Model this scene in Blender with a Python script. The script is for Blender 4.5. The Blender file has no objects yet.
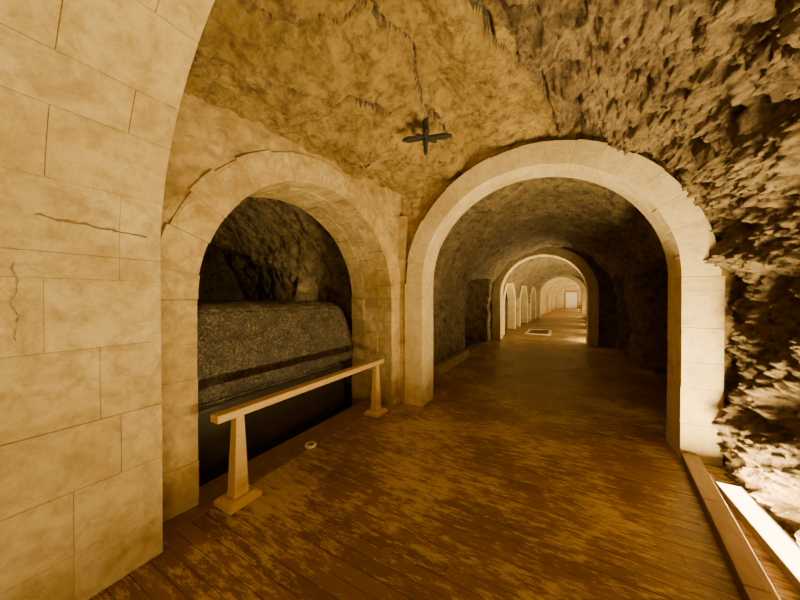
import bpy, bmesh, math, random
from mathutils import Vector, Matrix, noise
random.seed(7)
scene = bpy.context.scene
COL = scene.collection

# ------------------------------------------------------------------ materials
def new_mat(name):
    m = bpy.data.materials.new(name); m.use_nodes = True
    nt = m.node_tree
    for n in list(nt.nodes): nt.nodes.remove(n)
    out = nt.nodes.new('ShaderNodeOutputMaterial')
    b = nt.nodes.new('ShaderNodeBsdfPrincipled')
    nt.links.new(b.outputs[0], out.inputs[0])
    return m, nt, b
def N(nt, typ, **kw):
    n = nt.nodes.new(typ)
    for k, v in kw.items():
        if k in n.inputs.keys(): n.inputs[k].default_value = v
        else: setattr(n, k, v)
    return n
def ramp(nt, fac, stops):
    r = nt.nodes.new('ShaderNodeValToRGB')
    els = r.color_ramp.elements
    while len(els) < len(stops): els.new(0.5)
    for e, (p, c) in zip(els, stops):
        e.position = p; e.color = (c[0], c[1], c[2], 1) if not isinstance(c, float) else (c, c, c, 1)
    nt.links.new(fac, r.inputs[0]); return r
def mix(nt, fac, a, b, mode='MIX'):
    m = nt.nodes.new('ShaderNodeMix'); m.data_type = 'RGBA'; m.blend_type = mode
    if isinstance(fac, float): m.inputs[0].default_value = fac
    else: nt.links.new(fac, m.inputs[0])
    for i, s in ((6, a), (7, b)):
        if isinstance(s, tuple): m.inputs[i].default_value = (s[0], s[1], s[2], 1)
        else: nt.links.new(s, m.inputs[i])
    return m.outputs[2]
def coords(nt, scale=(1, 1, 1), rot=(0, 0, 0)):
    tc = nt.nodes.new('ShaderNodeTexCoord'); mp = nt.nodes.new('ShaderNodeMapping')
    mp.inputs['Scale'].default_value = scale; mp.inputs['Rotation'].default_value = rot
    nt.links.new(tc.outputs['Object'], mp.inputs[0]); return mp.outputs[0]
def noise_n(nt, vec, scale, detail=6, rough=.6, dist=0.0):
    n = N(nt, 'ShaderNodeTexNoise'); n.inputs['Scale'].default_value = scale
    n.inputs['Detail'].default_value = detail; n.inputs['Roughness'].default_value = rough
    n.inputs['Distortion'].default_value = dist
    nt.links.new(vec, n.inputs['Vector']); return n.outputs['Fac']
def bump(nt, b, h, strength, dist, prev=None):
    bp = nt.nodes.new('ShaderNodeBump'); bp.inputs['Strength'].default_value = strength
    bp.inputs['Distance'].default_value = dist
    nt.links.new(h, bp.inputs['Height'])
    if prev: nt.links.new(prev, bp.inputs['Normal'])
    nt.links.new(bp.outputs[0], b.inputs['Normal']); return bp.outputs[0]

def stone_mat(name, c1, c2, stain, bs=.35, st=.6, lo=.52, isl0=(.80, .77, .70)):
    m, nt, b = new_mat(name)
    v = coords(nt)
    geo = nt.nodes.new('ShaderNodeNewGeometry')
    n1 = noise_n(nt, v, 1.9, 8, .65)
    n2 = noise_n(nt, v, 11, 9, .72, .3)
    n4 = noise_n(nt, v, 3.7, 9, .7, .8)
    n3 = noise_n(nt, v, 90, 4, .6)
    base = mix(nt, ramp(nt, n1, [(.35, 0.), (.68, 1.)]).outputs[0], c1, c2)
    isl = ramp(nt, geo.outputs['Random Per Island'], [(0, isl0), (1, (1.0, 1.0, 1.0))])
    base = mix(nt, 1.0, base, isl.outputs[0], 'MULTIPLY')
    base = mix(nt, ramp(nt, n2, [(lo, 0.), (.75, st)]).outputs[0], base, stain)
    base = mix(nt, ramp(nt, n4, [(lo, 0.), (.70, st * .8)]).outputs[0], base, stain)
    nt.links.new(base, b.inputs['Base Color'])
    b.inputs['Roughness'].default_value = .88
    p = bump(nt, b, n2, bs, .02)
    bump(nt, b, n3, bs * .6, .004, p)
    return m
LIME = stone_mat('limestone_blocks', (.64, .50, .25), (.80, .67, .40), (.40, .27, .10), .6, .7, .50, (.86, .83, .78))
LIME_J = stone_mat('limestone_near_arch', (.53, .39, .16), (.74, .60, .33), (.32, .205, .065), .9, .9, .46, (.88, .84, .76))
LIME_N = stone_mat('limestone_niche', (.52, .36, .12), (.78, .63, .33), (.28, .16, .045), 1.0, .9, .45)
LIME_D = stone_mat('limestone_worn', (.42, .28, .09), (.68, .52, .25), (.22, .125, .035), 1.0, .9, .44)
MORTAR = stone_mat('mortar', (.40, .29, .12), (.50, .37, .18), (.28, .18, .07), .5)

def rock_mat(name, c1, c2, dark, bs=1.0, sc=1.0, hi=(.70, .54, .32), hf=.45, fine=.6):
    m, nt, b = new_mat(name)
    v = coords(nt)
    n1 = noise_n(nt, v, 1.3 * sc, 8, .65)
    n2 = noise_n(nt, v, 7 * sc, 12, .75, .4)
    n3 = noise_n(nt, v, 30 * sc, 8, .75)
    vs = coords(nt, (1, 1, 2.4), (.5, .3, .7))
    vo = N(nt, 'ShaderNodeTexVoronoi'); vo.inputs['Scale'].default_value = 9 * sc
    nt.links.new(vs, vo.inputs['Vector'])
    base = mix(nt, ramp(nt, n1, [(.36, 0.), (.64, 1.)]).outputs[0], c1, c2)
    base = mix(nt, ramp(nt, n2, [(.38, .9), (.54, 0.)]).outputs[0], base, dark)
    base = mix(nt, ramp(nt, n3, [(.5, 0.), (.8, hf)]).outputs[0], base, hi)
    nt.links.new(base, b.inputs['Base Color'])
    b.inputs['Roughness'].default_value = .92
    p = bump(nt, b, n2, bs * .9, .06)
    p = bump(nt, b, vo.outputs['Distance'], bs * .25, .03, p)
    bump(nt, b, n3, min(1, bs * fine), .02, p)
    return m
ROCK = rock_mat('rock_ceiling', (.26, .16, .034), (.46, .315, .10), (.11, .058, .013), 1.0, 1.2, (.58, .43, .19), .28, .9)
ROCK_R = rock_mat('rock_rough', (.20, .13, .055), (.36, .25, .13), (.065, .037, .014), 1.0, 1.5, (.52, .385, .21), .4, 1.0)
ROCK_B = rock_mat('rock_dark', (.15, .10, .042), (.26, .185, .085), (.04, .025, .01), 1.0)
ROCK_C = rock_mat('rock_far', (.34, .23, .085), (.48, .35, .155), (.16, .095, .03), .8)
ROCK_X = rock_mat('rock_fissure', (.05, .03, .01), (.08, .048, .016), (.02, .012, .005), .6)

def floor_mat():
    m, nt, b = new_mat('worn_floor_boards')
    geo = nt.nodes.new('ShaderNodeNewGeometry')
    v1 = coords(nt, (2.0, 8, 1)); v2 = coords(nt, (4, 46, 1)); v3 = coords(nt)
    n1 = noise_n(nt, v1, 2.6, 14, .84, .15)
    n2 = noise_n(nt, v2, 3.0, 8, .78)
    n3 = noise_n(nt, v3, 1.1, 4, .6)
    brown = mix(nt, geo.outputs['Random Per Island'], (.19, .088, .015), (.30, .155, .032))
    brown = mix(nt, ramp(nt, n2, [(.35, .0), (.7, .7)]).outputs[0], brown, (.11, .048, .010))
    ad = nt.nodes.new('ShaderNodeMath'); ad.operation = 'MULTIPLY_ADD'
    nt.links.new(n3, ad.inputs[0]); ad.inputs[1].default_value = .50; nt.links.new(n1, ad.inputs[2])
    ad2 = nt.nodes.new('ShaderNodeMath'); ad2.operation = 'MULTIPLY_ADD'
    nt.links.new(n2, ad2.inputs[0]); ad2.inputs[1].default_value = .30; nt.links.new(ad.outputs[0], ad2.inputs[2])
    w = ramp(nt, ad2.outputs[0], [(.895, 0.), (.95, .9)])
    worn = mix(nt, n2, (.46, .32, .13), (.70, .54, .29))
    base = mix(nt, w.outputs[0], brown, worn)
    nt.links.new(base, b.inputs['Base Color'])
    r = ramp(nt, w.outputs[0], [(0, .38), (1, .7)])
    nt.links.new(r.outputs[0], b.inputs['Roughness'])
    bump(nt, b, ad2.outputs[0], .45, .006)
    return m
FLOOR = floor_mat()
def simple(name, c1, c2, rough=.5, sc=20, stretch=(1, 1, 1), bs=.2, metal=0):
    m, nt, b = new_mat(name)
    v = coords(nt, stretch); n = noise_n(nt, v, sc, 6, .6)
    base = mix(nt, ramp(nt, n, [(.3, 0.), (.7, 1.)]).outputs[0], c1, c2)
    nt.links.new(base, b.inputs['Base Color']); b.inputs['Roughness'].default_value = rough
    b.inputs['Metallic'].default_value = metal
    bump(nt, b, n, bs, .004); return m
WOOD = simple('pine_wood', (.52, .32, .09), (.68, .47, .17), .5, 6, (8, 1, 8))
KERBW = simple('kerb_wood', (.12, .06, .018), (.22, .11, .038), .5, 6, (8, 1, 8))
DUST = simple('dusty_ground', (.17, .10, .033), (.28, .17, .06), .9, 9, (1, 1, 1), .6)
BLACK = simple('black_metal', (.012, .010, .009), (.03, .025, .02), .6, 30)
WHITE = simple('white_plastic', (.7, .66, .55), (.8, .76, .66), .4, 30)
CRACK = simple('crack_gap', (.16, .09, .04), (.26, .16, .07), 1, 30)
ALU = simple('lamp_housing', (.35, .33, .30), (.45, .43, .4), .4, 30, metal=.8)
def granite():
    m, nt, b = new_mat('dark_granite')
    v = coords(nt); n = noise_n(nt, v, 42, 8, .85); n2 = noise_n(nt, v, 6, 8, .7)
    vo = N(nt, 'ShaderNodeTexVoronoi'); vo.inputs['Scale'].default_value = 60
    nt.links.new(v, vo.inputs['Vector'])
    base = mix(nt, ramp(nt, n, [(.46, 0.), (.64, 1.)]).outputs[0], (.030, .024, .017), (.40, .33, .21))
    base = mix(nt, ramp(nt, n2, [(.42, .7), (.6, 0.)]).outputs[0], base, (.045, .037, .025))
    nt.links.new(base, b.inputs['Base Color']); b.inputs['Roughness'].default_value = .38
    p = bump(nt, b, n2, .9, .05); bump(nt, b, vo.outputs['Distance'], .7, .01, p)
    return m
GRAN = granite()
GRAN_P = simple('polished_dark_granite', (.02, .016, .012), (.05, .042, .03), .35, 60)
def emis(name, col, s):
    m, nt, b = new_mat(name)
    b.inputs['Base Color'].default_value = (1, .9, .7, 1)
    b.inputs['Emission Color'].default_value = (*col, 1); b.inputs['Emission Strength'].default_value = s
    return m
LEDW = emis('led_lens', (1, .76, .36), 14)

# ------------------------------------------------------------------ mesh helpers
class MB:
    def __init__(s): s.v = []; s.f = []; s.m = []
    def poly_prism(s, pts, t0, t1, xf, mi=0):
        n = len(pts); o = len(s.v)
        for t in (t0, t1):
            for (a, z) in pts: s.v.append(xf(a, t, z))
        s.f.append(list(range(o, o + n))); s.m.append(mi)
        s.f.append(list(range(o + 2 * n - 1, o + n - 1, -1))); s.m.append(mi)
        for i in range(n):
            j = (i + 1) % n
            s.f.append([o + i, o + n + i, o + n + j, o + j]); s.m.append(mi)
    def box(s, x0, x1, y0, y1, z0, z1, mi=0):
        s.poly_prism([(x0, z0), (x1, z0), (x1, z1), (x0, z1)], y0, y1, lambda a, t, z: (a, t, z), mi)
    def obj(s, name, mats, smooth=False, bevel=0, recalc=True, parent=None):
        me = bpy.data.meshes.new(name); me.from_pydata([tuple(p) for p in s.v], [], s.f)
        for m in mats: me.materials.append(m)
        me.polygons.foreach_set('material_index', s.m)
        if recalc:
            bm = bmesh.new(); bm.from_mesh(me); bmesh.ops.recalc_face_normals(bm, faces=bm.faces)
            bm.to_mesh(me); bm.free()
        if smooth: me.polygons.foreach_set('use_smooth', [True] * len(me.polygons))
        o = bpy.data.objects.new(name, me); COL.objects.link(o)
        if bevel:
            bv = o.modifiers.new('bevel', 'BEVEL'); bv.width = bevel; bv.segments = 2
            bv.limit_method = 'ANGLE'; bv.angle_limit = math.radians(40)
        if parent: o.parent = parent
        return o

def arch(mb, a0, a1, zs, rise, thick, t0, t1, xf, z0=0.0, nv=15, course=.33, layers=2, gap=.0015,
         left=None, right=None, jit=.003, touter=.012, stagger=False, g=.006):
    """voussoir ring + jamb piers.  a0..a1 opening, zs springing, rise."""
    c = (a0 + a1) / 2; rx = (a1 - a0) / 2
    def pt(th, k): return (c + (rx + k) * math.cos(th), zs + (rise + k) * math.sin(th))
    K = 60
    inner = [pt(math.pi * i / K, g) for i in range(K + 1)]; outer = [pt(math.pi * i / K, thick - g) for i in range(K + 1)]
    for i in range(K):
        mb.poly_prism([inner[i], outer[i], outer[i + 1], inner[i + 1]], t0 + g, t1 - g, xf, 1)
    L = left if left else thick; R = right if right else thick
    mb.poly_prism([(a0 - L + g, z0), (a0 - g, z0), (a0 - g, zs), (a0 - L + g, zs)], t0 + g, t1 - g, xf, 1)
    mb.poly_prism([(a1 + g, z0), (a1 + R - g, z0), (a1 + R - g, zs), (a1 + g, zs)], t0 + g, t1 - g, xf, 1)
    def stone(pts, ta, tb):
        if stagger:
            s = ta + (tb - ta) * random.choice((.32, .45, .6, .72))
            mb.poly_prism(pts, ta, s - gap, xf, 0); mb.poly_prism(pts, s + gap, tb, xf, 0)
        else: mb.poly_prism(pts, ta, tb, xf, 0)
    for l in range(layers):
        ta = t0 + (t1 - t0) * l / layers + (gap if l else 0); tb = t0 + (t1 - t0) * (l + 1) / layers
        off = 0 if l % 2 == 0 else .5
        edges = [0.0]
        for i in range(nv):
            e = math.pi * (i + 1 - off) / nv + random.uniform(-.2, .2) * math.pi / nv
            if .05 < e < math.pi - .05: edges.append(e)
        edges.append(math.pi)
        for i in range(len(edges) - 1):
            e0, e1 = edges[i] + gap / rx, edges[i + 1] - gap / rx
            j = random.uniform(-jit, jit)
            tt = random.uniform(-touter, touter)
            ins = [pt(e0 + (e1 - e0) * k / 5, j) for k in range(6)]
            outs = [pt(e1 + (e0 - e1) * k / 5, thick + tt) for k in range(6)]
            dj = random.uniform(0, jit)
            stone(ins + outs, ta + (dj if l == 0 else 0), tb)
        for side, W in ((0, L), (1, R)):
            z = z0; k = 0
            while z < zs - .02:
                h = min(course * random.uniform(.8, 1.2), zs - z)
                if zs - (z + h) < .12: h = zs - z
                dj = random.uniform(0, jit); ji = random.uniform(-jit, jit)
                if side == 0: p0, p1 = a0 - W, a0 + ji
                else: p0, p1 = a1 + ji, a1 + W
                stone([(p0, z + gap), (p1, z + gap), (p1, z + h - gap), (p0, z + h - gap)],
                              ta + (dj if l == 0 else 0), tb)
                z += h; k += 1

def XY(a, t, z): return (a, t, z)

def fr(p, o=4, h=.9, l=2.1): return noise.fractal(p, h, l, o)
def rockdisp(p, rough):
    d = .06 * fr(p * .9, 3) + .055 * fr(p * 3.0 + Vector((7, 1, 3)), 7, .6)
    if rough > 0.01:
        q = Vector((p.x * 1.0 + p.z * .5, p.y * 1.5, p.z * 1.0 - p.x * .4))
        w = q + Vector((fr(q * 4, 4, .6), fr(q * 4 + Vector((5, 5, 5)), 4, .6), fr(q * 4 + Vector((0, 5, 9)), 4, .6))) * .10
        v = noise.voronoi(w * 4.2)[0]
        d += rough * (.09 * (v[1] - v[0]) - .035)
        d += rough * .12 * fr(q * 2.8, 8, .5)
        d += rough * .022 * fr(q * 14, 4, .5)
        hgt = noise.noise(p * 1.9)
        d -= rough * max(0, hgt - .20) * .40
    return d

def catmull(pts, n):
    P = [Vector((a, 0, z)) for a, z in pts]; P = [P[0] * 2 - P[1]] + P + [P[-1] * 2 - P[-2]]
    out = []
    for i in range(1, len(P) - 2):
        for k in range(12):
            t = k / 12; p0, p1, p2, p3 = P[i - 1:i + 3]
            out.append(.5 * ((2 * p1) + (p2 - p0) * t + (2 * p0 - 5 * p1 + 4 * p2 - p3) * t * t + (3 * p1 - p0 - 3 * p2 + p3) * t ** 3))
    out.append(P[-2])
    L = [0]
    for i in range(1, len(out)): L.append(L[-1] + (out[i] - out[i - 1]).length)
    res = []; j = 0
    for k in range(n + 1):
        s = L[-1] * k / n
        while j < len(L) - 2 and L[j + 1] < s: j += 1
        t = (s - L[j]) / max(1e-9, L[j + 1] - L[j]); res.append(out[j].lerp(out[j + 1], min(1, t)))
    return res

def sweep(name, prof, y0, y1, ny, na, mats, roughf, matf=None, xform=None, extra=None, span=(0, 1), smooth=True):
    pr = catmull(prof, na)
    nr = []
    for i in range(na + 1):
        a = pr[max(0, i - 2)]; b = pr[min(na, i + 2)]; t = (b - a).normalized()
        nr.append(Vector((t.z, 0, -t.x)))
    i0 = int(round(span[0] * na)); i1 = int(round(span[1] * na))
    mb = MB(); W = i1 - i0 + 1
    for j in range(ny + 1):
        y = y0 + (y1 - y0) * j / ny
        for i in range(i0, i1 + 1):
            p = Vector((pr[i].x, y, pr[i].z))
            r = roughf(p)
            q = p + nr[i] * (-rockdisp(p, r))
            if extra: q = extra(q, p, nr[i])
            if xform: q = xform(q)
            mb.v.append(q)
    for j in range(ny):
        for i in range(W - 1):
            o = j * W + i
            mb.f.append([o, o + 1, o + W + 1, o + W])
            c = (mb.v[o] + mb.v[o + W + 1]) * .5
            mb.m.append(matf(c) if matf else 0)
    return mb.obj(name, mats, smooth=smooth, recalc=False)

def plate(name, a0, a1, z0, z1, t, xf, hole, mats, res=.04, rough=.15, amp=1.0):
    mb = MB(); na = int((a1 - a0) / res); nz = int((z1 - z0) / res)
    for j in range(nz + 1):
        for i in range(na + 1):
            a = a0 + (a1 - a0) * i / na; z = z0 + (z1 - z0) * j / nz
            base = Vector(xf(a, t, z))
            d = rockdisp(base, rough) * amp
            mb.v.append(Vector(xf(a, t + abs(d) , z)))
    for j in range(nz):
        for i in range(na):
            a = a0 + (a1 - a0) * (i + .5) / na; z = z0 + (z1 - z0) * (j + .5) / nz
            if hole(a, z): continue
            o = j * (na + 1) + i
            mb.f.append([o, o + 1, o + na + 2, o + na + 1]); mb.m.append(0)
    return mb.obj(name, mats, smooth=True, recalc=False)

def hole_fn(a0, a1, zs, rise, k):
    c = (a0 + a1) / 2; rx = (a1 - a0) / 2 + k; rz = rise + k
    return lambda a, z: (abs(a - c) < rx and z < zs) or (((a - c) / rx) ** 2 + ((z - zs) / rz) ** 2 < 1 and z >= zs)

# ------------------------------------------------------------------ front corridor bay
PROF_A = [(-2.75, 3.05), (-2.3, 3.15), (-1.8, 3.26), (-1.2, 3.40), (-.4, 3.50), (.3, 3.42), (.85, 3.12), (1.22, 2.65),
          (1.42, 2.1), (1.48, 1.4), (1.42, .7), (1.36, .2), (1.34, -.12)]
def roughA(p):
    b = -.62 + (p.y - 1.7) * .25 + .16 * noise.noise(p * 2)
    return max(0.0, min(1.0, (p.x - b) / .30)) * (1.0 if p.z > .3 else .6)
CR = [([(-2.15, .95), (-1.98, 1.15), (-1.90, 1.42), (-1.84, 1.62), (-1.70, 1.9), (-1.56, 2.15), (-1.46, 2.4)], .034, .12),
      ([(-1.06, 1.2), (-1.12, 1.7), (-1.04, 2.1), (-1.2, 2.6), (-1.15, 3.2)], .016, .05),
      ([(-.75, 1.4), (-.55, 1.8), (-.45, 2.3), (-.15, 2.9), (-.05, 3.8)], .035, .10),
      ([(-1.60, .9), (-1.5, 1.3), (-1.3, 1.5), (-1.06, 1.6)], .014, .04),
      ([(-2.2, 2.6), (-1.8, 2.9), (-1.7, 3.3), (-1.3, 3.6)], .014, .04),
      ([(-.45, 2.0), (-.2, 2.05), (0, 2.3)], .05, .12), ([(.1, 3.2), (.2, 3.6), (.15, 3.9)], .08, .16)]
def segd(px, py, a, b):
    vx, vy = b[0] - a[0], b[1] - a[1]; t = max(0, min(1, ((px - a[0]) * vx + (py - a[1]) * vy) / (vx * vx + vy * vy)))
    return math.hypot(px - a[0] - vx * t, py - a[1] - vy * t)
def crk(p):
    w = .03 * fr(Vector((p.x, p.y, 3.2)) * 4, 3); best = (9, 0)
    for c, cw, cd in CR:
        d = min(segd(p.x + w, p.y - w, c[k], c[k + 1]) for k in range(len(c) - 1))
        ww = cw * (1 + .5 * noise.noise(Vector((p.x, p.y, 3.2)) * 6))
        if d / ww < best[0]: best = (d / ww, cd)
    return best
def cracks(q, p, n):
    if p.z < 2.8: return q
    r, cd = crk(p)
    if r < 1: q = q + Vector((0, 0, 1)) * (cd * min(1, 2 * (1 - r)))
    fade = max(0, min(1, (p.x + 2.25) / .35))
    q.z += .06 * math.tanh((p.x + 1.1 + .3 * noise.noise(p * 1.2)) * 18) * fade
    q.z += .06 * math.tanh((p.x * .7 + p.y * .6 + .15 + .35 * noise.noise(p * 1.5 + Vector((3, 3, 3)))) * 22) * max(0, min(1, (-.7 - p.x) / .3)) * fade
    q.z += .045 * math.tanh((p.x * .9 - p.y * .45 + 2.75 + .4 * noise.noise(p * 1.3 + Vector((8, 3, 3)))) * 22) * max(0, min(1, (-.7 - p.x) / .3)) * fade
    return q
TSPLIT = .56
def cm(c):
    if crk(c)[0] < .6: return 2
    return 1 if roughA(c) > .5 else 0
sweep('ceiling', PROF_A, .5, 4.02, 290, 480, [ROCK, ROCK_R, ROCK_X], roughA, cm, extra=cracks, span=(0, TSPLIT))
sweep('wall_right', PROF_A, .5, 4.02, 290, 480, [ROCK_R], roughA, extra=cracks, span=(TSPLIT, 1))
sweep('ceiling_entry_bay', PROF_A, -3.2, .56, 60, 90, [ROCK], lambda p: .3, span=(0, 1))
mb = MB(); mb.box(-2.5, -2.4, -3.2, .15, -.05, 3.2); mb.obj('wall_left_entry', [LIME])
mb = MB(); mb.box(-2.8, 1.7, -3.4, -3.2, -.05, 3.8); mb.obj('wall_entry_end', [ROCK])

# --- near arch (camera stands just before it)
mb = MB()
arch(mb, -2.17, 1.23, 1.82, 1.70, .45, .17, .86, XY, nv=17, course=.34, layers=1, gap=.001, jit=.003, stagger=True, g=.005)
def nearx(z):
    return -2.17 if z < 1.82 else -.47 - 1.70 * math.sqrt(max(0, 1 - ((z - 1.82) / 1.70) ** 2))
def sliver(pts, w):
    n = len(pts)
    for i in range(n - 1):
        (y0, z0), (y1, z1) = pts[i], pts[i + 1]
        dy, dz = y1 - y0, z1 - z0; L = math.hypot(dy, dz); ny_, nz_ = -dz / L, dy / L
        wa = w * (.35 + abs(noise.noise(Vector((i * .6, w * 90, 0)))) * 1.6); wb = w * (.35 + abs(noise.noise(Vector(((i + 1) * .6, w * 90, 0)))) * 1.6)
        o = len(mb.v)
        for y, z, ww in ((y0, z0, -wa), (y1, z1, -wb), (y1, z1, wb), (y0, z0, wa)):
            yy, zz = y + ny_ * ww, z + nz_ * ww
            mb.v.append((nearx(zz) + .0045, yy, zz))
        mb.f.append([o, o + 1, o + 2, o + 3]); mb.m.append(2)
pts = [(.37 + .42 * i / 40, 1.985 - .03 * i / 40 + .012 * fr(Vector((i * .22, 0, 0)), 3)) for i in range(41)]
sliver(pts, .005)
pts = [(.31 + .03 * fr(Vector((i * .12, 4, 0)), 3), 1.76 - .36 * i / 26) for i in range(27)]
sliver(pts, .0018)
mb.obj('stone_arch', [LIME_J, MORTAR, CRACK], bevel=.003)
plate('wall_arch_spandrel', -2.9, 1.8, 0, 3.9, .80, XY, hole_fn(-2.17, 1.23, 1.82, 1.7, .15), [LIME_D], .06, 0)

# --- second arch (main one in view)
mb = MB()
arch(mb, -1.75, 1.05, 1.80, 1.38, .27, 3.84, 4.26, XY, nv=17, course=.30, layers=2, left=.29, right=.30, gap=.001, jit=.0025)
mb.obj('stone_arch', [LIME, MORTAR], bevel=.003)
mb = MB(); z = 0
while z < 2.6:
    h = random.uniform(.26, .36); mb.box(-2.30, -2.045, 3.87, 4.2, z + .0015, z + h - .0015); z += h
mb.obj('corner_pilaster', [LIME_N], bevel=.005)
h2 = hole_fn(-1.75, 1.05, 1.80, 1.38, .12)
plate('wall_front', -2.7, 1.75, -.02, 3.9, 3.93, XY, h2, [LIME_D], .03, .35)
plate('wall_front_rear_face', -2.7, 1.95, -.02, 3.9, 4.22, XY, h2, [ROCK_B], .06, .0, 0)

# ------------------------------------------------------------------ left wall with side niche
e = Vector((.1076, .9942, 0)); nrm = Vector((-.9942, .1076, 0)); O = Vector((-2.48, .85, 0))
def NI(a, t, z):
    p = O + e * a + nrm * t; return Vector((p.x, p.y, z))
S0, S1, ZC, RR = .352, 2.836, 1.58, 1.242
mb = MB()
arch(mb, S0, S1, ZC, RR, .28, -.015, .80, NI, z0=-.9, nv=17, course=.32, layers=3, left=.40, right=.24, jit=.007, touter=.03)
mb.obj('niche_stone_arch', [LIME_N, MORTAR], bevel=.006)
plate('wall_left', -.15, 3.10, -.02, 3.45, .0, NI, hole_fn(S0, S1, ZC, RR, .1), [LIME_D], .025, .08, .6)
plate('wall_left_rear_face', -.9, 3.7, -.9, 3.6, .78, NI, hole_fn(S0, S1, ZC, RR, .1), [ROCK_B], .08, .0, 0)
def chx(q): return Vector((-q.y, q.x, q.z))
PROF_N = [(.55, -.95), (.45, .3), (.5, 1.4), (.95, 2.5), (1.7, 3.05), (2.5, 3.2), (3.3, 3.0), (4.0, 2.4), (4.4, 1.4), (4.4, .3), (4.3, -.95)]
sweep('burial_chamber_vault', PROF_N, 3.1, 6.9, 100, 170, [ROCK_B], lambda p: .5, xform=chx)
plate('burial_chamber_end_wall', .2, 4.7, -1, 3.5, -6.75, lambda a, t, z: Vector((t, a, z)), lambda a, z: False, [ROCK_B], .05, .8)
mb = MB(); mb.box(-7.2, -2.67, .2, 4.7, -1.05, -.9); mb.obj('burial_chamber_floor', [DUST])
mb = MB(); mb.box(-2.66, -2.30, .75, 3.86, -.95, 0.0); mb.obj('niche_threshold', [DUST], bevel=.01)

def sarcophagus():
    bm = bmesh.new()
    def ring(x0, x1, y0, y1, z): return [bm.verts.new(p) for p in ((x0, y0, z), (x1, y0, z), (x1, y1, z), (x0, y1, z))]
    levels = [(-5.9, -2.92, 1.34, 3.52, -.9), (-5.9, -2.92, 1.34, 3.52, .58), (-5.86, -2.98, 1.38, 3.48, .59), (-5.86, -2.98, 1.38, 3.48, .63),
              (-5.92, -2.82, 1.28, 3.60, .65), (-5.92, -2.81, 1.28, 3.61, .86), (-5.80, -2.88, 1.36, 3.55, 1.20), (-5.74, -2.97, 1.42, 3.49, 1.45), (-5.66, -3.07, 1.50, 3.41, 1.53)]
    rs = [ring(*l) for l in levels]
    bm.faces.new(rs[0][::-1]); bm.faces.new(rs[-1])
    for k, (a, b) in enumerate(zip(rs, rs[1:])):
        for i in range(4):
            j = (i + 1) % 4; f = bm.faces.new([a[i], a[j], b[j], b[i]])
            if k < 3: f.material_index = 1
    bmesh.ops.recalc_face_normals(bm, faces=bm.faces)
    bmesh.ops.bevel(bm, geom=[x for x in bm.edges], offset=.022, segments=2, affect='EDGES')
    bmesh.ops.triangulate(bm, faces=bm.faces)
    for _ in range(5):
        es = [x for x in bm.edges if x.calc_length() > .06]
        bmesh.ops.subdivide_edges(bm, edges=es, cuts=1)
        bmesh.ops.triangulate(bm, faces=bm.faces)
    for v in bm.verts:
        p = v.co.copy()
        k = .018 if p.z > .62 else .004
        v.co = p + Vector((fr(p * 3.5), fr(p * 3.5 + Vector((9, 0, 0))), fr(p * 3.5 + Vector((0, 9, 0))) * .7)) * k * 1.5
    for f in bm.faces: f.smooth = True
    me = bpy.data.meshes.new('sarcophagus'); bm.to_mesh(me); bm.free(); me.materials.append(GRAN); me.materials.append(GRAN_P)
    o = bpy.data.objects.new('granite_sarcophagus', me); COL.objects.link(o)
sarcophagus()

# wooden barrier
BX = -2.21
root = bpy.data.objects.new('wooden_barrier', None); COL.objects.link(root)
mb = MB(); mb.poly_prism([(BX - .05, .675), (BX + .05, .675), (BX + .05, .735), (BX - .05, .735)], 1.19, 3.46, XY)
mb.obj('top_rail', [WOOD], bevel=.008, parent=root)
for k, y in enumerate((1.37, 3.32)):
    mb = MB()
    for (w, d, z) in ((.060, .05, .05), (.033, .035, .675)):
        mb.v += [(BX - d, y - w, z), (BX + d, y - w, z), (BX + d, y + w, z), (BX - d, y + w, z)]
    mb.f += [[0, 3, 2, 1], [4, 5, 6, 7]] + [[i, (i + 1) % 4, (i + 1) % 4 + 4, i + 4] for i in range(4)]; mb.m += [0] * 6
    mb.obj('post_%d' % (k + 1), [WOOD], bevel=.006, parent=root)
    mb = MB()
    for (w, d, z) in ((.13, .11, 0), (.13, .11, .035), (.09, .08, .06)):
        mb.v += [(BX - d, y - w, z), (BX + d, y - w, z), (BX + d, y + w, z), (BX - d, y + w, z)]
    mb.f += [[0, 3, 2, 1], [8, 9, 10, 11]]; mb.m += [0, 0]
    for s in (0, 4):
        for i in range(4): mb.f.append([s + i, s + (i + 1) % 4, s + (i + 1) % 4 + 4, s + i + 4]); mb.m.append(0)
    mb.obj('foot_%d' % (k + 1), [WOOD], bevel=.006, parent=root)

def lathe(name, prof, loc, mats, mis, n=32):
    mb = MB()
    for r, z in prof:
        for k in range(n):
            a = 2 * math.pi * k / n; mb.v.append((loc[0] + r * math.cos(a), loc[1] + r * math.sin(a), loc[2] + z))
    for i in range(len(prof) - 1):
        for k in range(n):
            j = (k + 1) % n; mb.f.append([i * n + k, i * n + j, (i + 1) * n + j, (i + 1) * n + k]); mb.m.append(mis[i])
    mb.f.append([(len(prof) - 1) * n + k for k in range(n)]); mb.m.append(mis[-1])
    return mb.obj(name, mats, smooth=False)
lathe('round_floor_spotlight', [(.06, 0), (.06, .018), (.055, .024), (.038, .024), (.036, .014), (.012, .012)], (-2.34, 2.25, 0), [WHITE, DUST], [0, 0, 0, 0, 1])

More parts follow.
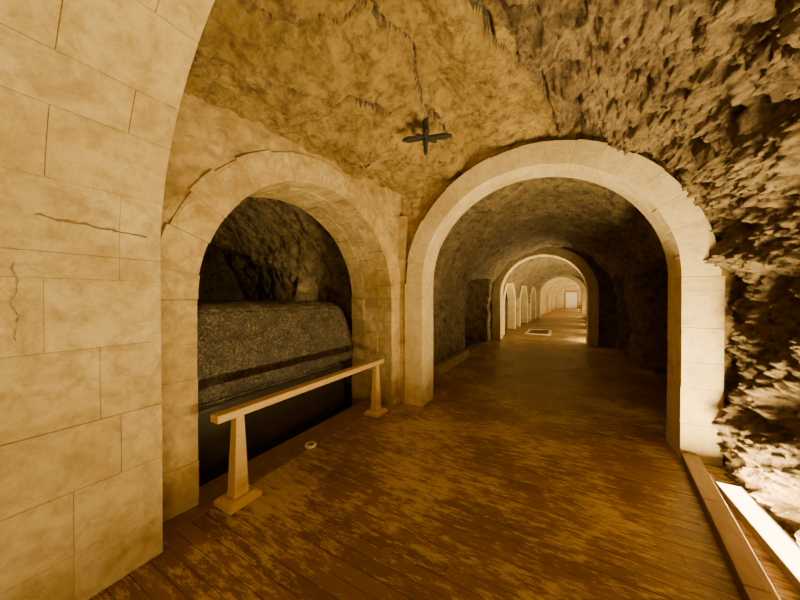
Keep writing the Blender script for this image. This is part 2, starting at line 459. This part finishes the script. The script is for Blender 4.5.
def bracket():
    mb = MB(); cx, cy, cz = -1.22, 2.76, 3.24
    for ang, L, w in ((20, .27, .09), (197, .25, .09), (62, .15, .045), (235, .12, .04), (120, .17, .045), (300, .20, .05)):
        a = math.radians(ang); d = Vector((math.cos(a), math.sin(a), 0)); s = Vector((-d.y, d.x, 0))
        c = Vector((cx, cy, cz)); o = len(mb.v)
        for z in (-.014, .014):
            zz = Vector((0, 0, z))
            mb.v += [c - s * .018 + zz, c + d * L * .75 - s * w * .5 + zz, c + d * L + zz, c + d * L * .7 + s * w * .5 + zz, c + s * .018 + zz]
        mb.f += [[o + k for k in range(5)], [o + 9 - k for k in range(5)]] + [[o + k, o + (k + 1) % 5, o + 5 + (k + 1) % 5, o + 5 + k] for k in range(5)]
        mb.m += [0] * 7
    n = 12; o = len(mb.v)
    for r, z in ((.018, -.17), (.022, -.10), (.03, -.03), (.03, .2)):
        for k in range(n): t = 2 * math.pi * k / n; mb.v.append((cx + r * math.cos(t), cy + r * math.sin(t), cz + z))
    for i in range(3):
        for k in range(n): j = (k + 1) % n; mb.f.append([o + i * n + k, o + i * n + j, o + (i + 1) * n + j, o + (i + 1) * n + k]); mb.m.append(0)
    mb.f.append([o + k for k in range(n)]); mb.m.append(0)
    mb.obj('ceiling_lamp_bracket', [BLACK], bevel=.003)
bracket()

# ------------------------------------------------------------------ floor boards
def boards(name, y0, y1, x0, x1, w, mat):
    mb = MB(); y = y0
    while y < y1:
        cuts = [x0]; x = x0 + random.uniform(.3, 1.8)
        while x < x1 - .3: cuts.append(x); x += random.uniform(1.2, 2.2)
        cuts.append(x1)
        for a, b in zip(cuts, cuts[1:]):
            mb.box(a + .001, b - .001, y + .0018, min(y + w, y1) - .0018, -.04, random.uniform(-.002, 0))
        y += w
    return mb.obj(name, [mat], bevel=0)
boards('floor', -3.2, 12.0, -2.30, 1.75, .095, FLOOR)
mb = MB(); mb.box(-2.62, 1.8, -3.2, 48, -.12, -.04); mb.obj('subfloor', [DUST])
boards('floor_far', 12.0, 48, -3.0, 3.0, .3, FLOOR)
mb = MB()
def KX(y): return .85 + (y - 2.2) * .12
ys = [0.3, 1.2, 2.2, 3.0, 3.80]
for a, b in zip(ys, ys[1:]):
    o = len(mb.v)
    for y in (a + .002, b - .002):
        mb.v += [(KX(y), y, 0.0), (KX(y) + .13, y, 0.0), (KX(y) + .13, y, .085), (KX(y), y, .085)]
    mb.f += [[o, o + 1, o + 2, o + 3], [o + 7, o + 6, o + 5, o + 4]] + [[o + i, o + 4 + i, o + 4 + (i + 1) % 4, o + (i + 1) % 4] for i in range(4)]; mb.m += [0] * 6
mb.obj('wooden_kerb', [KERBW], bevel=.006)

WARM = (1.0, .745, .30)
def area(name, loc, sx, sy, d, power, col=WARM):
    L = bpy.data.lights.new(name, 'AREA'); L.shape = 'RECTANGLE'; L.size = sx; L.size_y = sy; L.energy = power; L.color = col
    o = bpy.data.objects.new(name, L); COL.objects.link(o)
    z = -Vector(d).normalized(); y = Vector((0, 1, 0)); y = (y - z * y.dot(z)).normalized(); x = y.cross(z)
    M = Matrix((x, y, z)).transposed().to_4x4(); M.translation = Vector(loc); o.matrix_world = M
    return o
def fixture(x, y0, y1, z=0.0, name='linear_floodlight', w=.12):
    r = bpy.data.objects.new(name, None); COL.objects.link(r)
    mb = MB(); mb.poly_prism([(x - w / 2, z), (x + w / 2, z), (x + w / 2, z + .06), (x + w * .45, z + .06), (x + w * .45, z + .04), (x - w * .45, z + .04), (x - w * .45, z + .06), (x - w / 2, z + .06)], y0, y1, XY)
    mb.obj('housing', [ALU], parent=r)
    mb = MB(); mb.box(x - w * .44, x + w * .44, y0 + .01, y1 - .01, z + .04, z + .052); mb.obj('lens', [LEDW], parent=r)
for a, b in ((1.15, 2.22), (2.26, 3.40)):
    fixture(1.22 , a, b, w=.16)
    area('floodlight_beam', (1.22, (a + b) / 2, .07), .13, b - a - .05, (-.1, 0, 1), 205)
fixture(1.05, -1.8, .1)  # unseen fixture added behind the camera, carrying on the trough row
area('entry_fill_beam', (1.05, -.85, .08), .06, 1.8, (-.6, .2, 1), 135)  # added fill light from out of view, brightens the near jamb

# ------------------------------------------------------------------ dark bay beyond second arch
PROF_B = [(-2.3, -.06), (-2.32, .9), (-2.28, 1.7), (-2.05, 2.4), (-1.5, 2.98), (-.5, 3.32), (.4, 3.2), (1.1, 2.72), (1.5, 2.0), (1.6, 1.1), (1.6, -.06)]
def ss(x, a, b, w): return max(0, min(1, (x - a) / w)) * max(0, min(1, (b - x) / w))
def recB(q, p, n):
    if p.x < -1.5: q.x -= 1.3 * ss(p.y, 7.9, 10.8, .12) * (1 if p.z < 2.2 else max(0, 1 - (p.z - 2.2) / .1))
    if p.x > 1.0: q.x += 1.2 * (ss(p.y, 5.4, 8.2, .12) + ss(p.y, 9.6, 11.0, .12)) * (1 if p.z < 2.1 else max(0, 1 - (p.z - 2.1) / .1))
    return q
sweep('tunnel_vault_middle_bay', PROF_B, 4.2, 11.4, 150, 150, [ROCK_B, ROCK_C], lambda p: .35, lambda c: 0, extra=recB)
mb = MB(); mb.box(-2.26, -2.10, 5.4, 7.6, 0, .22); mb.obj('low_stone_kerb', [LIME_D], bevel=.015)

def bay_arch(y, sh, name='stone_arch', nv=15, d=.6, a0=-1.95, a1=.80):
    mb = MB(); arch(mb, a0 + sh, a1 + sh, 1.72, 1.36, .30, y, y + d, XY, nv=nv, course=.35, layers=1)
    mb.obj(name, [LIME, MORTAR], bevel=.01)
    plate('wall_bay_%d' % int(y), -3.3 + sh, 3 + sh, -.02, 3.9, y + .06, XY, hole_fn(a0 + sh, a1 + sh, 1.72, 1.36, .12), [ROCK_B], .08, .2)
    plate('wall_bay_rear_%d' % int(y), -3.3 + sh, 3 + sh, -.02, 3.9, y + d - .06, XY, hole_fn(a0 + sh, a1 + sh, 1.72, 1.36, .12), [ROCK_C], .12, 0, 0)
bay_arch(11.3, 0)
def shf(y): return max(0, (y - 12)) * .05
NW = [(13.0, 15.4), (17.0, 19.4), (21.0, 23.4)]
def recC(q, p, n):
    if p.x < -1.4:
        for a, b in NW: q.x -= 1.0 * ss(p.y, a, b, .12) * (1 if p.z < 2.1 else max(0, 1 - (p.z - 2.1) / .1))
    if p.x > 1.0:
        q.x += 1.0 * ss(p.y, 16, 19, .12) * (1 if p.z < 2.1 else 0)
    q.x += shf(p.y); return q
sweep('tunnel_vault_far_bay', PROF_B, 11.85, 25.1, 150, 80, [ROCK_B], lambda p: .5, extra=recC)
for a, b in NW:
    mb = MB()
    xf = lambda A, t, z: Vector((-2.12 + shf(A) - t, A, z))
    arch(mb, a + .05, b - .05, 1.2, .95, .28, 0, .35, xf, nv=11, course=.35, layers=1)
    mb.obj('niche_stone_arch', [LIME, MORTAR], bevel=.01)
bay_arch(25.0, .62)
def recD(q, p, n): q.x += shf(p.y); return q
sweep('tunnel_vault_end_bay', PROF_B, 25.5, 47.4, 100, 60, [ROCK_C], lambda p: .3, extra=recD)
bay_arch(34.0, 1.1)
mb = MB(); mb.box(-3, 5, 47.5, 47.8, 0, 4); mb.obj('wall_tunnel_end', [LIME])
mb = MB(); mb.box(.6, 2.2, 47.35, 47.48, 0, 2.4, 0); mb.box(.72, 2.08, 47.30, 47.38, .05, 2.28, 1); mb.obj('door_1', [LIME_D, WHITE])
mb = MB(); x0, x1, y0, y1 = -1.35, -.35, 13.6, 15.6
for bx in ((x0, x1, y0, y0 + .1), (x0, x1, y1 - .1, y1), (x0, x0 + .1, y0 + .1, y1 - .1), (x1 - .1, x1, y0 + .1, y1 - .1)): mb.box(*bx, 0, .03, 0)
mb.box(x0 + .1, x1 - .1, y0 + .1, y1 - .1, 0, .012, 1); mb.obj('floor_hatch', [WHITE, DUST])

fixture(-3.2, 8.6, 9.6)
area('mid_bay_lamp', (-3.2, 9.1, .09), .1, .9, (.5, -.4, 1), 4)
for y, xx, pw in ((12.8, 1.2, 300), (16, 1.35, 170), (20, 1.5, 110), (23.5, 1.7, 50), (28, 1.9, 260), (32.5, 2.1, 200), (38, 2.3, 220), (44, 2.5, 320)):
    fixture(xx, y - .6, y + .6)
    area('far_bay_lamp', (xx, y, .09), .07, 1.1, (-.5, 0, 1), pw)
area('burial_chamber_lamp', (-4.2, 4.0, 1.5), .2, .2, (-.8, -.3, .4), 5)

w = bpy.data.worlds.new('world'); scene.world = w; w.use_nodes = True
w.node_tree.nodes['Background'].inputs[0].default_value = (1, .7, .4, 1); w.node_tree.nodes['Background'].inputs[1].default_value = .01

# ------------------------------------------------------------------ camera
cam = bpy.data.cameras.new('camera'); cam.sensor_width = 36; cam.lens = 290 / 800 * 36; cam.clip_start = .02; cam.clip_end = 200
co = bpy.data.objects.new('camera', cam); COL.objects.link(co)
co.location = (0, 0, 1.6)
yaw = math.atan(160 / 290)
co.rotation_euler = (math.radians(90 - .6), 0, yaw)
scene.camera = co
